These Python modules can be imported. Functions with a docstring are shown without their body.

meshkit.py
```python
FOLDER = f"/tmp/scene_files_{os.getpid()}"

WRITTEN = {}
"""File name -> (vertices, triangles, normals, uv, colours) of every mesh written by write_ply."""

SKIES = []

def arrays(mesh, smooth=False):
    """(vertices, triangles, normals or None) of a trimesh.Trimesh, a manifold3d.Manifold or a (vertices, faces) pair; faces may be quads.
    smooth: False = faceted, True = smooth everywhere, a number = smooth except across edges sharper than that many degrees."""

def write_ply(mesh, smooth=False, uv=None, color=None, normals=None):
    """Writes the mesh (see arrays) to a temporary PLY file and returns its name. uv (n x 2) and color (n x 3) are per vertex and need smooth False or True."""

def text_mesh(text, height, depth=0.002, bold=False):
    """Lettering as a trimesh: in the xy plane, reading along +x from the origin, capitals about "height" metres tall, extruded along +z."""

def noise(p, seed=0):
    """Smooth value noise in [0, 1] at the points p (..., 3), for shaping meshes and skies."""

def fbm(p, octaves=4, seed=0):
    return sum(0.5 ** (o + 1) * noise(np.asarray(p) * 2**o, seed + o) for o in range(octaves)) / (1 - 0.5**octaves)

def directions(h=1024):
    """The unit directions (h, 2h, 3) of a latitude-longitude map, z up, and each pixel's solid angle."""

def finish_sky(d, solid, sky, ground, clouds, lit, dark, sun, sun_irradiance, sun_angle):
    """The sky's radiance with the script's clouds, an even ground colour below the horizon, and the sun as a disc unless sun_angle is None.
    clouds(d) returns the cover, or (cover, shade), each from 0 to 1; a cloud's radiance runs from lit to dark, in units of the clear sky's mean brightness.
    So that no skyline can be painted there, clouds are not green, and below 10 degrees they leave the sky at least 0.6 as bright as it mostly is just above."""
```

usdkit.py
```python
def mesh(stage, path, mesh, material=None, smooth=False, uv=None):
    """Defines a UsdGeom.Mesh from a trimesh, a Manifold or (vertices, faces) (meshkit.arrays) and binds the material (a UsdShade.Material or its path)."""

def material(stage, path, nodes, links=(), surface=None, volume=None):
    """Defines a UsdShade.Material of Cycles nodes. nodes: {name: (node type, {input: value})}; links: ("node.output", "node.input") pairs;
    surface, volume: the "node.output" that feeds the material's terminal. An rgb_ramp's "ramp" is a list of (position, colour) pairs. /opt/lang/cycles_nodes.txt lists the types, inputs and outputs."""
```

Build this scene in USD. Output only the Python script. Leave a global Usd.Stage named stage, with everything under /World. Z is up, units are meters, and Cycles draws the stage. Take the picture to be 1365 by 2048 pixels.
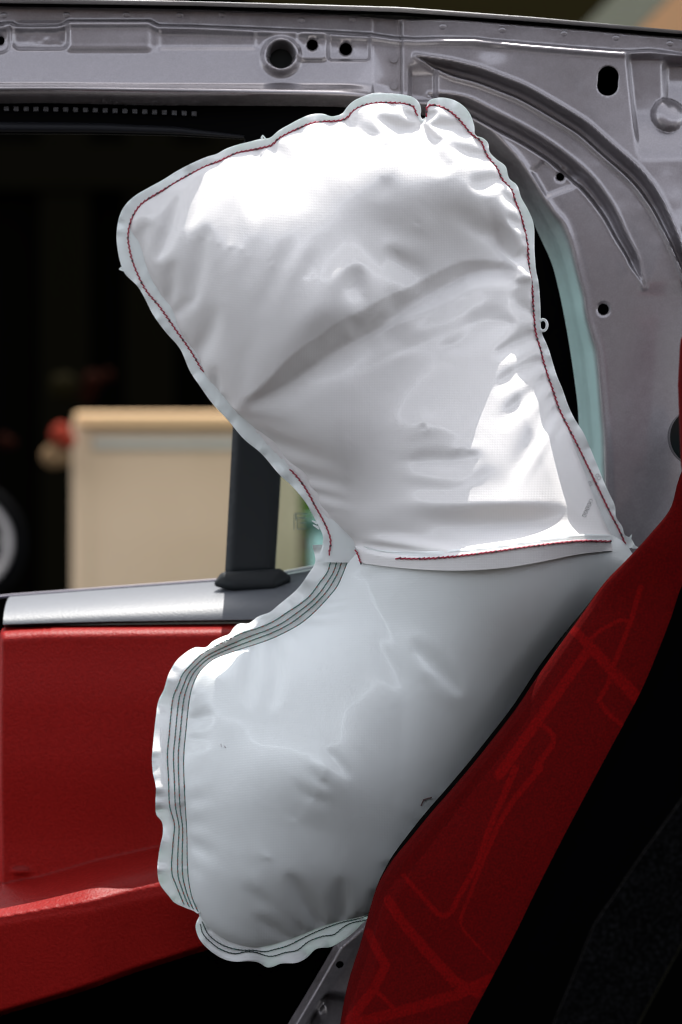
import math, time
import numpy as np, trimesh, shapely, usdkit, meshkit
from scipy.spatial import Delaunay, cKDTree
from scipy.optimize import minimize
from scipy import sparse
from shapely.geometry import Polygon, LineString, Point
from pxr import Usd, UsdGeom, UsdLux, UsdShade, Gf, Sdf, Vt

stage = Usd.Stage.CreateInMemory()
UsdGeom.SetStageUpAxis(stage, UsdGeom.Tokens.z)
UsdGeom.SetStageMetersPerUnit(stage, 1.0)
UsdGeom.Xform.Define(stage, '/World'); UsdGeom.Scope.Define(stage, '/World/Looks')
T0 = time.time()
# ---------------------------------------------------------------- camera, sky, sun
D, WID, CZ = 1.80, 0.507, 1.05          # focus distance, width of the view there, camera height
cam = UsdGeom.Camera.Define(stage, '/World/camera')
cam.AddTranslateOp().Set((0, 0, CZ)); cam.AddRotateXYZOp().Set((90, 0, 0))
cam.CreateHorizontalApertureAttr(24.0); cam.CreateVerticalApertureAttr(36.0)
cam.CreateFocalLengthAttr(24.0 * D / WID)
cam.CreateFStopAttr(4.6); cam.CreateFocusDistanceAttr(1.76)
cam.CreateClippingRangeAttr(Gf.Vec2f(0.05, 500))
cam.CreateExposureAttr(2.28)
SUN_EL, SUN_AZ = math.radians(78), math.radians(11)     # azimuth from +y towards +x
S = np.array([math.cos(SUN_EL) * math.sin(SUN_AZ), math.cos(SUN_EL) * math.cos(SUN_AZ), math.sin(SUN_EL)])
sun = UsdLux.DistantLight.Define(stage, '/World/sun')
sun.CreateIntensityAttr(0.5); sun.CreateAngleAttr(0.1); sun.CreateNormalizeAttr(True); sun.CreateColorAttr(Gf.Vec3f(1, .96, .9))
sun.AddRotateXYZOp().Set((math.degrees(math.asin(S[2])) - 90, 0, 0))
sun.ClearXformOpOrder()
q = Gf.Rotation(Gf.Vec3d(0, 0, 1), Gf.Vec3d(*S))
sun.AddTransformOp().Set(Gf.Matrix4d().SetRotate(q))
sky = UsdLux.DomeLight.Define(stage, '/World/sky')
def mat(name, nodes, links=(), surface='p.BSDF', volume=None):
    return usdkit.material(stage, '/World/Looks/' + name, nodes, links, surface, volume)
skym = mat('sky_look', {'s': ('sky_texture', dict(sky_type='single_scattering', sun_disc=False, sun_elevation=SUN_EL, sun_rotation=SUN_AZ, air_density=1.0, aerosol_density=2.0)),
                   'h': ('hsv', dict(saturation=0.28, value=1.0)), 'b': ('background_shader', dict(strength=0.080))},
           [('s.color', 'h.color'), ('h.color', 'b.color')], surface='b.background')
UsdShade.MaterialBindingAPI.Apply(sky.GetPrim()).Bind(skym)

# ---------------------------------------------------------------- helpers
def at(px, py, y):
    """world x, z of a sight line at depth y"""
    s = WID / 1365 * np.asarray(y, float) / D
    return (np.asarray(px, float) - 682.5) * s, CZ - (np.asarray(py, float) - 1024) * s
def P3(px, py, y, dy=0.0):
    x, z = at(px, py, y)
    return np.stack(np.broadcast_arrays(x, np.asarray(y, float) + dy, z), -1)
PX = WID / 1365
used = {}
def path(name, parent=None):
    base = (str(parent.GetPath()) if parent is not None else '/World') + '/' + name
    n = used.get(base, 0); used[base] = n + 1
    return base if n == 0 else '%s_%03d' % (base, n)
def tag(o, label=None, cat=None, group=None, kind=None):
    p = o.GetPrim() if hasattr(o, 'GetPrim') else o
    for k, v in (('label', label), ('category', cat), ('group', group), ('kind', kind)):
        if v: p.SetCustomDataByKey(k, v)
    return p
def thing(name, label, cat, group=None, loc=(0, 0, 0)):
    x = UsdGeom.Xform.Define(stage, path(name))
    if any(loc): x.AddTranslateOp().Set(Gf.Vec3d(*loc))
    return tag(x, label, cat, group)
def obj(name, mesh, m, parent=None, smooth=35, label=None, kind=None, attr=None):
    o = usdkit.mesh(stage, path(name, parent), mesh, m, smooth=smooth)
    if attr:
        for k, v in attr.items():
            UsdGeom.PrimvarsAPI(o).CreatePrimvar(k, Sdf.ValueTypeNames.FloatArray, 'vertex').Set(Vt.FloatArray.FromNumpy(np.asarray(v, np.float32)))
    tag(o, label, kind=kind)
    return o.GetPrim()
def dens(pts, step, closed=True):
    """resample a polyline evenly"""
    p = np.asarray(pts, float)
    if closed: p = np.vstack([p, p[:1]])
    d = np.r_[0, np.cumsum(np.hypot(*np.diff(p, axis=0).T))]
    n = max(int(round(d[-1] / step)), 4)
    t = np.linspace(0, d[-1], n + 1)
    if closed: t = t[:-1]
    return np.stack([np.interp(t, d, p[:, 0]), np.interp(t, d, p[:, 1])], -1)
def spline(pts, step=3.0, closed=False):
    """smooth curve through the points (centripetal Catmull-Rom), resampled"""
    p = np.asarray(pts, float)
    q = np.vstack([p[-1:], p, p[:2]]) if closed else np.vstack([2 * p[0] - p[1], p, 2 * p[-1] - p[-2]])
    out = []
    for i in range(len(q) - 3):
        a, b, c, d = q[i:i + 4]
        ta = 0; tb = ta + max(np.hypot(*(b - a)), 1e-6) ** .5; tc = tb + max(np.hypot(*(c - b)), 1e-6) ** .5; td = tc + max(np.hypot(*(d - c)), 1e-6) ** .5
        t = np.linspace(tb, tc, 8, endpoint=False)[:, None]
        A1 = (tb - t) / (tb - ta) * a + (t - ta) / (tb - ta) * b; A2 = (tc - t) / (tc - tb) * b + (t - tb) / (tc - tb) * c; A3 = (td - t) / (td - tc) * c + (t - tc) / (td - tc) * d
        B1 = (tc - t) / (tc - ta) * A1 + (t - ta) / (tc - ta) * A2; B2 = (td - t) / (td - tb) * A2 + (t - tb) / (td - tb) * A3
        out.append((tc - t) / (tc - tb) * B1 + (t - tb) / (tc - tb) * B2)
    out = np.vstack(out + ([] if closed else [p[-1:]]))
    return dens(out, step, closed)
def grid2d(poly, step, extra=None):
    """triangulate a shapely polygon (in pixels) with an even hexagonal grid; returns points, triangles, boundary mask"""
    rings = []
    for g in getattr(poly, 'geoms', [poly]):
        for r in [g.exterior, *g.interiors]:
            rings.append(dens(np.array(r.coords)[:-1], step * .8))
    B = np.vstack(rings)
    x0, y0, x1, y1 = poly.bounds
    xs = np.arange(x0, x1 + step, step); ys = np.arange(y0, y1 + step, step * .866)
    X, Y = np.meshgrid(xs, ys); X = X + (np.arange(len(ys)) % 2)[:, None] * step * .5
    G = np.stack([X.ravel(), Y.ravel()], -1)
    G = G[shapely.contains_xy(poly, G[:, 0], G[:, 1])]
    dd, _ = cKDTree(B).query(G)
    G = G[dd > step * .55]
    P = np.vstack([B, G])
    tri = Delaunay(P, qhull_options='QJ Pp').simplices
    c = P[tri].mean(1)
    ok = shapely.contains_xy(poly, c[:, 0], c[:, 1])
    a, b, c_ = P[tri[:, 0]], P[tri[:, 1]], P[tri[:, 2]]
    area = (b[:, 0] - a[:, 0]) * (c_[:, 1] - a[:, 1]) - (b[:, 1] - a[:, 1]) * (c_[:, 0] - a[:, 0])
    tri = tri[ok & (np.abs(area) > 1e-3 * step * step)]; area = area[ok & (np.abs(area) > 1e-3 * step * step)]
    tri[area < 0] = tri[area < 0][:, ::-1]
    used_ = np.unique(tri); remap = -np.ones(len(P), int); remap[used_] = np.arange(len(used_))
    bm = np.zeros(len(P), bool); bm[:len(B)] = True
    return P[used_], remap[tri], bm[used_]
# in pixel coordinates (y down) a positive-area triangle maps to a face that looks at the camera (-y)
def solid(v, f, th, normal=None):
    """give a sheet a thickness away from the camera"""
    n = len(v); f = np.asarray(f)[:, ::-1]        # image y runs down, so turn the faces towards the camera
    off = np.array([0, th, 0]) if normal is None else normal * th
    e = np.vstack([f[:, [0, 1]], f[:, [1, 2]], f[:, [2, 0]]])
    key = {tuple(x) for x in map(tuple, e)}
    rim = np.array([x for x in key if (x[1], x[0]) not in key])
    walls = np.vstack([np.stack([rim[:, 1], rim[:, 0], rim[:, 0] + n], -1), np.stack([rim[:, 1], rim[:, 0] + n, rim[:, 1] + n], -1)]) if len(rim) else np.zeros((0, 3), int)
    return np.vstack([v, v + off]), np.vstack([f, f[:, ::-1] + n, walls])
def dist_line(P, line):
    """distance and arc position of points to a polyline (dense)"""
    L = dens(line, 1.5, False); d, i = cKDTree(L).query(P)
    return d, i * 1.5
def n1(s, seed=0):
    return meshkit.noise(np.stack([np.asarray(s, float), np.full(np.shape(s), 7.3 + seed * 3.1), np.full(np.shape(s), 1.7)], -1), seed) * 2 - 1
def n2(P, scale, seed=0, oct_=3):
    return meshkit.fbm(np.stack([P[:, 0] / scale, P[:, 1] / scale, np.full(len(P), 3.3 + seed)], -1), oct_, seed) * 2 - 1
def sm(a, b, x):
    t = np.clip((x - a) / (b - a), 0, 1); return t * t * (3 - 2 * t)
def tube(pts, r, n=6, closed=False):
    """a tube along 3D points"""
    p = np.asarray(pts, float); m = len(p)
    t = np.gradient(p, axis=0) if not closed else np.roll(p, -1, 0) - np.roll(p, 1, 0)
    t /= np.linalg.norm(t, axis=1, keepdims=True) + 1e-12
    ref = np.array([0, 1, 0.01]) if abs(t[:, 1]).mean() < .8 else np.array([1, 0, .01])
    u = np.cross(t, ref); u /= np.linalg.norm(u, axis=1, keepdims=True) + 1e-12; w = np.cross(t, u)
    a = np.arange(n) / n * 2 * np.pi
    r = np.broadcast_to(r, (m,))
    v = (p[:, None] + r[:, None, None] * (np.cos(a)[None, :, None] * u[:, None] + np.sin(a)[None, :, None] * w[:, None])).reshape(-1, 3)
    f = []
    for i in range(m if closed else m - 1):
        j = (i + 1) % m
        for k in range(n):
            l = (k + 1) % n
            f += [[i * n + k, j * n + k, j * n + l], [i * n + k, j * n + l, i * n + l]]
    if not closed:
        v = np.vstack([v, p[:1], p[-1:]]); a0, a1 = m * n, m * n + 1
        for k in range(n):
            l = (k + 1) % n
            f += [[a0, k, l], [a1, (m - 1) * n + l, (m - 1) * n + k]]
    f = np.array(f)
    mm = trimesh.Trimesh(v, f, process=False)
    if mm.volume < 0: f = f[:, ::-1]
    return v, f
def cat(parts):
    vs, fs, n = [], [], 0
    for v, f in parts:
        vs.append(v); fs.append(np.asarray(f) + n); n += len(v)
    return np.vstack(vs), np.vstack(fs)
def box(cx, cy, cz, sx, sy, sz, r=0.0):
    import manifold3d as m3
    if r <= 0:
        b = trimesh.creation.box((sx, sy, sz)); b.apply_translation((cx, cy, cz)); return np.array(b.vertices), np.array(b.faces)
    s = m3.Manifold.sphere(r, 16)
    h = m3.Manifold.batch_hull([s.translate((cx + a * (sx / 2 - r), cy + b * (sy / 2 - r), cz + c * (sz / 2 - r))) for a in (-1, 1) for b in (-1, 1) for c in (-1, 1)])
    m = h.to_mesh(); return np.array(m.vert_properties[:, :3]), np.array(m.tri_verts)

# ---------------------------------------------------------------- materials
def plain(name, col, rough=.5, **k):
    return mat(name, {'p': ('principled_bsdf', dict(base_color=col, roughness=rough, **k))})
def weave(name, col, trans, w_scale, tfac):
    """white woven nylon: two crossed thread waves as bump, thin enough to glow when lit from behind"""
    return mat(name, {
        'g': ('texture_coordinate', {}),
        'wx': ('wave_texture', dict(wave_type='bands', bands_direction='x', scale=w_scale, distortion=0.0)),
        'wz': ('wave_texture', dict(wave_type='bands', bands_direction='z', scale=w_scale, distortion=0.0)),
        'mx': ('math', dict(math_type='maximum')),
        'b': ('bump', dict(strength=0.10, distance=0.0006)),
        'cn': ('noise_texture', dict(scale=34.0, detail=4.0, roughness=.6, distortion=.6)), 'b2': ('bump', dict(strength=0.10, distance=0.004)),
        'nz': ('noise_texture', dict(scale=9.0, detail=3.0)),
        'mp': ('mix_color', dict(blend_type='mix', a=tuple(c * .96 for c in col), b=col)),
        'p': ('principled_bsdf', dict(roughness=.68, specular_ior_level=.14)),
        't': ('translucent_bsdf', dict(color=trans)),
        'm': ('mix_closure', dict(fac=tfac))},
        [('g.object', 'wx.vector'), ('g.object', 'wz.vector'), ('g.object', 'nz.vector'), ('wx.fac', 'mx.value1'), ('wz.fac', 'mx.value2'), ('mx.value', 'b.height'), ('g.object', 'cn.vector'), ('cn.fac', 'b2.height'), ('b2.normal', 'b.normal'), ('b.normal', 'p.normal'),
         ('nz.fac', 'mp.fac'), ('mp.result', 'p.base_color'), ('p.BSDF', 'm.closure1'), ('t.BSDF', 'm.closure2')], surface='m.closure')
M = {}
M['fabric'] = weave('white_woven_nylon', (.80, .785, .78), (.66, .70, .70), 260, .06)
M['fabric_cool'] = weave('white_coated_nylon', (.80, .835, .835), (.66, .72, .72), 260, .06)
M['fringe'] = weave('white_nylon_single', (.87, .86, .86), (.76, .92, .91), 260, .28)
M['red_thread'] = plain('red_thread', (.26, .008, .03), .6)
M['dark_thread'] = plain('dark_thread', (.015, .03, .03), .6)
M['green_thread'] = plain('green_thread', (.012, .10, .085), .6)
M['rust_thread'] = plain('rust_thread', (.25, .05, .03), .6)
M['ink'] = plain('grey_ink', (.42, .42, .42), .7)
M['dark_ink'] = plain('dark_ink', (.08, .05, .05), .7)
M['paint'] = mat('silver_paint', {
    'g': ('texture_coordinate', {}), 'n': ('noise_texture', dict(scale=900.0, detail=1.0)), 'r': ('rgb_ramp', {'ramp': [(.35, (.235, .216, .228)), (.7, (.27, .25, .265))]}),
    'o': ('noise_texture', dict(scale=45.0, detail=3.0)), 'b': ('bump', dict(strength=.08, distance=.002)),
    'd': ('noise_texture', dict(scale=14.0, detail=6.0, roughness=.65)), 'dr': ('map_range', dict(from_min=.35, from_max=.7, to_min=.19, to_max=.36)),
    'a': ('attribute', dict(attribute='flange_glow')), 'c': ('mix_color', dict(blend_type='mix', b=(.48, .68, .65))), 'mt': ('map_range', dict(from_min=0.0, from_max=1.0, to_min=.6, to_max=0.0)),  # flange tint: glow of reflected light painted as pale teal
    'p': ('principled_bsdf', dict(coat_weight=.65, coat_roughness=.08))},
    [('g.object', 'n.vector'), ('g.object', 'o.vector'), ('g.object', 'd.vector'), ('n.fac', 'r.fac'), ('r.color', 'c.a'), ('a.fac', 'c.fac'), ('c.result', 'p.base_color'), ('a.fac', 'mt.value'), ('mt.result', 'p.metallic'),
     ('d.fac', 'dr.value'), ('dr.result', 'p.roughness'), ('o.fac', 'b.height'), ('b.normal', 'p.normal')])
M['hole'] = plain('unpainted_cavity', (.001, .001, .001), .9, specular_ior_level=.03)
M['black_plastic'] = plain('black_plastic', (.010, .0105, .013), .5, specular_ior_level=.15)
M['frame_black'] = plain('satin_black_frame', (.0008, .0008, .001), .7, specular_ior_level=.03)
M['gloss_black'] = plain('gloss_black', (.004, .006, .006), .15)
M['pillar_black'] = mat('grained_black_trim', {
    'g': ('texture_coordinate', {}), 'n': ('noise_texture', dict(scale=700.0, detail=2.0)), 'b': ('bump', dict(strength=.3, distance=.0006)),
    'p': ('principled_bsdf', dict(base_color=(.009, .0115, .0135), roughness=.6, specular_ior_level=.25))}, [('g.object', 'n.vector'), ('n.fac', 'b.height'), ('b.normal', 'p.normal')])
M['cap'] = mat('grained_grey_trim', {
    'g': ('texture_coordinate', {}), 'n': ('noise_texture', dict(scale=520.0, detail=2.0)), 'b': ('bump', dict(strength=.22, distance=.001)),
    'p': ('principled_bsdf', dict(base_color=(.085, .092, .105), roughness=.5, specular_ior_level=.5))}, [('g.object', 'n.vector'), ('n.fac', 'b.height'), ('b.normal', 'p.normal')])
M['door_red'] = mat('grained_red_trim', {
    'g': ('texture_coordinate', {}), 'n': ('noise_texture', dict(scale=480.0, detail=3.0)), 'b': ('bump', dict(strength=.45, distance=.001)),
    'r': ('rgb_ramp', {'ramp': [(.3, (.155, .0042, .0034)), (.7, (.20, .0058, .0046))]}),
    'p': ('principled_bsdf', dict(roughness=.45, specular_ior_level=.12))}, [('g.object', 'n.vector'), ('n.fac', 'b.height'), ('n.fac', 'r.fac'), ('r.color', 'p.base_color'), ('b.normal', 'p.normal')])
M['seat_red'] = mat('woven_red_upholstery', {
    'a': ('attribute', dict(attribute='band')), 'g': ('texture_coordinate', {}), 'rot': ('mapping', dict(rotation=(0, .5, 0))),
    'w': ('wave_texture', dict(wave_type='bands', bands_direction='z', scale=200.0, distortion=0.0)),
    'n': ('noise_texture', dict(scale=700.0, detail=2.0)), 'nm': ('map_range', dict(from_min=.3, from_max=.7, to_min=.74, to_max=1.26)),
    'c': ('mix_color', dict(blend_type='mix', a=(.060, .0004, .0005), b=(.135, .0009, .0010))), 'c2': ('mix_color', dict(blend_type='multiply', fac=1.0)),
    'b': ('bump', dict(strength=.12, distance=.0006)),
    'p': ('principled_bsdf', dict(roughness=.8, specular_ior_level=.04))},
    [('g.object', 'rot.vector'), ('rot.vector', 'w.vector'), ('g.object', 'n.vector'), ('a.fac', 'c.fac'), ('n.fac', 'nm.value'), ('c.result', 'c2.a'), ('nm.result', 'c2.b'),
     ('c2.result', 'p.base_color'), ('n.fac', 'b.height'), ('b.normal', 'p.normal')])
M['seat_black'] = plain('black_seat_cloth', (.0004, .0004, .0004), .9, specular_ior_level=.01)
M['carpet'] = mat('speckled_black_carpet', {
    'g': ('texture_coordinate', {}), 'n': ('noise_texture', dict(scale=420.0, detail=3.0)), 'r': ('rgb_ramp', {'ramp': [(.45, (.0004, .0004, .0004)), (.75, (.006, .0058, .0066))]}),
    'p': ('principled_bsdf', dict(roughness=.95, specular_ior_level=.02))}, [('g.object', 'n.vector'), ('n.fac', 'r.fac'), ('r.color', 'p.base_color')])
M['piping'] = plain('tan_edge_binding', (.006, .0055, .003), .9, specular_ior_level=.05)
M['floor_black'] = plain('black_floor_carpet', (.0003, .0003, .0003), .95, specular_ior_level=.01)
M['asphalt'] = mat('asphalt', {'g': ('texture_coordinate', {}), 'n': ('noise_texture', dict(scale=60.0, detail=5.0)), 'r': ('rgb_ramp', {'ramp': [(.3, (.04, .04, .04)), (.7, (.065, .063, .06))]}),
    'p': ('principled_bsdf', dict(roughness=.9))}, [('g.object', 'n.vector'), ('n.fac', 'r.fac'), ('r.color', 'p.base_color')])
M['wall'] = plain('dark_wall', (.0006, .0005, .0003), .95, specular_ior_level=.01)
M['olive'] = plain('olive_frame', (.0016, .0013, .0004), .9, specular_ior_level=.02)
M['cream'] = mat('cream_board', {'g': ('texture_coordinate', {}), 'n': ('noise_texture', dict(scale=3.0, detail=3.0)), 'r': ('rgb_ramp', {'ramp': [(.3, (.39, .28, .17)), (.7, (.44, .325, .21))]}),
    'p': ('principled_bsdf', dict(roughness=.7))}, [('g.object', 'n.vector'), ('n.fac', 'r.fac'), ('r.color', 'p.base_color')])
M['chrome'] = plain('roof_paint', (.75, .74, .72), .3)
M['roof_edge'] = plain('silver_roof_skin', (.62, .61, .60), .35, metallic=.3)

# ---------------------------------------------------------------- the airbag
YB = 1.80
IT = 1000
A = lambda s: np.array([float(t) for t in s.replace(';', ' ').replace(',', ' ').split()]).reshape(-1, 2)
UP_OUT = A('631,1124 639,1112 645,1092 646,1071 637,1051 626,1030 611,1004 587,975 558,948 523,907 488,878 456,840 425,807 400,772 380,742 360,697 330,662 305,627 290,597 275,572 250,547 240,522 235,496 233,473 235,450 240,429 251,409 270,391 297,375 326,359 355,341 388,324 414,313 434,307 452,297 478,288 499,283 522,277 540,275 557,261 581,247 600,237 623,228 647,227 664,232 685,226 694,214 705,203 729,191 752,185 776,186 805,188 829,195 840,207 843,220 842,232 846,238 852,233 853,217 858,201 875,195 902,197 925,209 940,226 949,250 952,270 966,275 977,285 980,303 994,318 1012,332 1019,356 1035,370 1043,394 1056,417 1068,447 1070,499 1073,540 1078,564 1082,616 1084,663 1094,687 1099,700 1114,749 1126,778 1138,812 1150,837 1168,866 1180,893 1197,934 1209,964 1221,990 1231,1012 1233,1034 1246,1054 1250,1069 1263,1077 1272,1093')
UP_SEAM = A('658,1110 662,1083 658,1066 646,1039 631,1013 617,986 599,959 579,937 536,893 500,853 468,818 436,780 407,744 385,707 350,657 320,614 290,577 265,522 260,502 256,476 259,450 267,429 282,408 305,392 329,378 355,362 382,347 411,332 440,321 458,312 475,305 505,299 528,294 543,290 557,277 578,265 600,255 626,245 653,242 676,241 694,235 708,220 729,210 755,205 790,205 817,208 829,214 834,229 843,243 853,232 855,211 867,209 884,213 905,225 925,245 943,267 963,282 971,302 981,319 994,334 1006,359 1024,379 1031,400 1041,426 1050,458 1056,490 1059,534 1065,570 1068,622 1072,663 1082,699 1092,737 1107,781 1119,817 1141,861 1163,905 1182,944 1202,986 1221,1025 1241,1064 1251,1087')
UP_SIM = A('700,1076 686,1066 672,1052 650,1030 631,1008 617,984 599,958 579,936 536,893 500,853 468,818 436,780 412,752 395,712 360,662 345,622 320,587 299,550 285,508 277,485 262,462 261,450 267,429 282,408 305,392 329,378 355,362 382,347 411,332 440,321 458,312 475,305 505,299 528,294 543,290 557,277 578,265 600,255 626,245 653,242 676,241 694,235 708,220 729,210 755,205 790,205 817,208 829,214 834,229 844,246 853,232 856,212 867,209 884,213 905,225 925,245 943,267 963,282 971,302 981,319 994,334 1006,359 1024,379 1031,400 1041,426 1050,458 1056,490 1059,534 1065,570 1068,622 1072,663 1082,699 1092,737 1107,781 1119,817 1141,861 1155,905 1170,944 1188,990 1205,1030 1222,1068 1228,1082')
HEM = A('714,1099 735,1108 757,1113 807,1117 852,1117 907,1113 982,1104 1082,1090 1162,1082 1222,1083')
HEM_EDGE = A('722,1126 782,1134 857,1140 932,1141 1007,1136 1082,1124 1157,1109 1227,1101')
LOW_OUT = A('625,1090 631,1124 617,1148 596,1177 576,1195 555,1212 541,1224 517,1233 497,1247 479,1247 467,1256 459,1268 444,1274 426,1283 412,1295 391,1295 368,1308 350,1326 336,1352 328,1379 317,1402 312,1434 308,1470 306,1493 304,1516 306,1546 312,1575 311,1604 313,1630 324,1644 326,1666 319,1699 315,1743 320,1769 339,1794 348,1805 368,1815 386,1822 397,1829')
FLAP_OUT = A('399,1833 392,1848 392,1860 401,1882 423,1904 448,1919 470,1924 500,1923 518,1926 533,1935 544,1935 562,1928 595,1926 613,1917 632,1899 646,1896 661,1895 701,1871 736,1838 800,1800')
ROW1 = A('662,1122 655,1145 640,1165 620,1192 599,1209 576,1224 547,1243 517,1256 488,1265 456,1280 425,1296 402,1310 380,1332 365,1349 358,1367 347,1393 342,1429 339,1464 335,1508 337,1552 340,1615 349,1648 346,1688 344,1747 353,1772 368,1809')
ROW4 = A('697,1122 687,1148 675,1174 658,1195 634,1221 605,1246 576,1263 547,1277 517,1288 479,1300 450,1310 427,1320 403,1341 388,1367 381,1393 377,1423 373,1464 369,1508 369,1552 372,1615 375,1670 376,1725 379,1765 386,1798 397,1824')
BROW1 = A('401,1849 406,1868 423,1886 441,1899 470,1908 492,1904 511,1905 536,1913 551,1912 569,1906 595,1901 617,1884 646,1873 668,1870 687,1855 705,1846 734,1840 790,1812')
BROW2 = A('405,1844 416,1868 434,1884 456,1895 485,1901 508,1901 529,1904 551,1899 573,1893 602,1879 624,1868 661,1853 690,1844 720,1837 780,1812')
LOW_BOT = A('397,1826 410,1846 430,1866 456,1882 500,1894 536,1892 591,1875 646,1853 690,1841 730,1832 790,1800')
LOW_RIGHT = A('850,1745 935,1635 1025,1510 1115,1390 1195,1285 1255,1200 1280,1130')
H_HEM = 0.086
def hem_height(t): return H_HEM * np.clip(np.sin(np.pi * np.clip(t, 0, 1) ** 1.15), 0, 1) ** .8
def hem_h_at(px):
    return hem_height((np.asarray(px) - 700) / (1235 - 700.))

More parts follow.
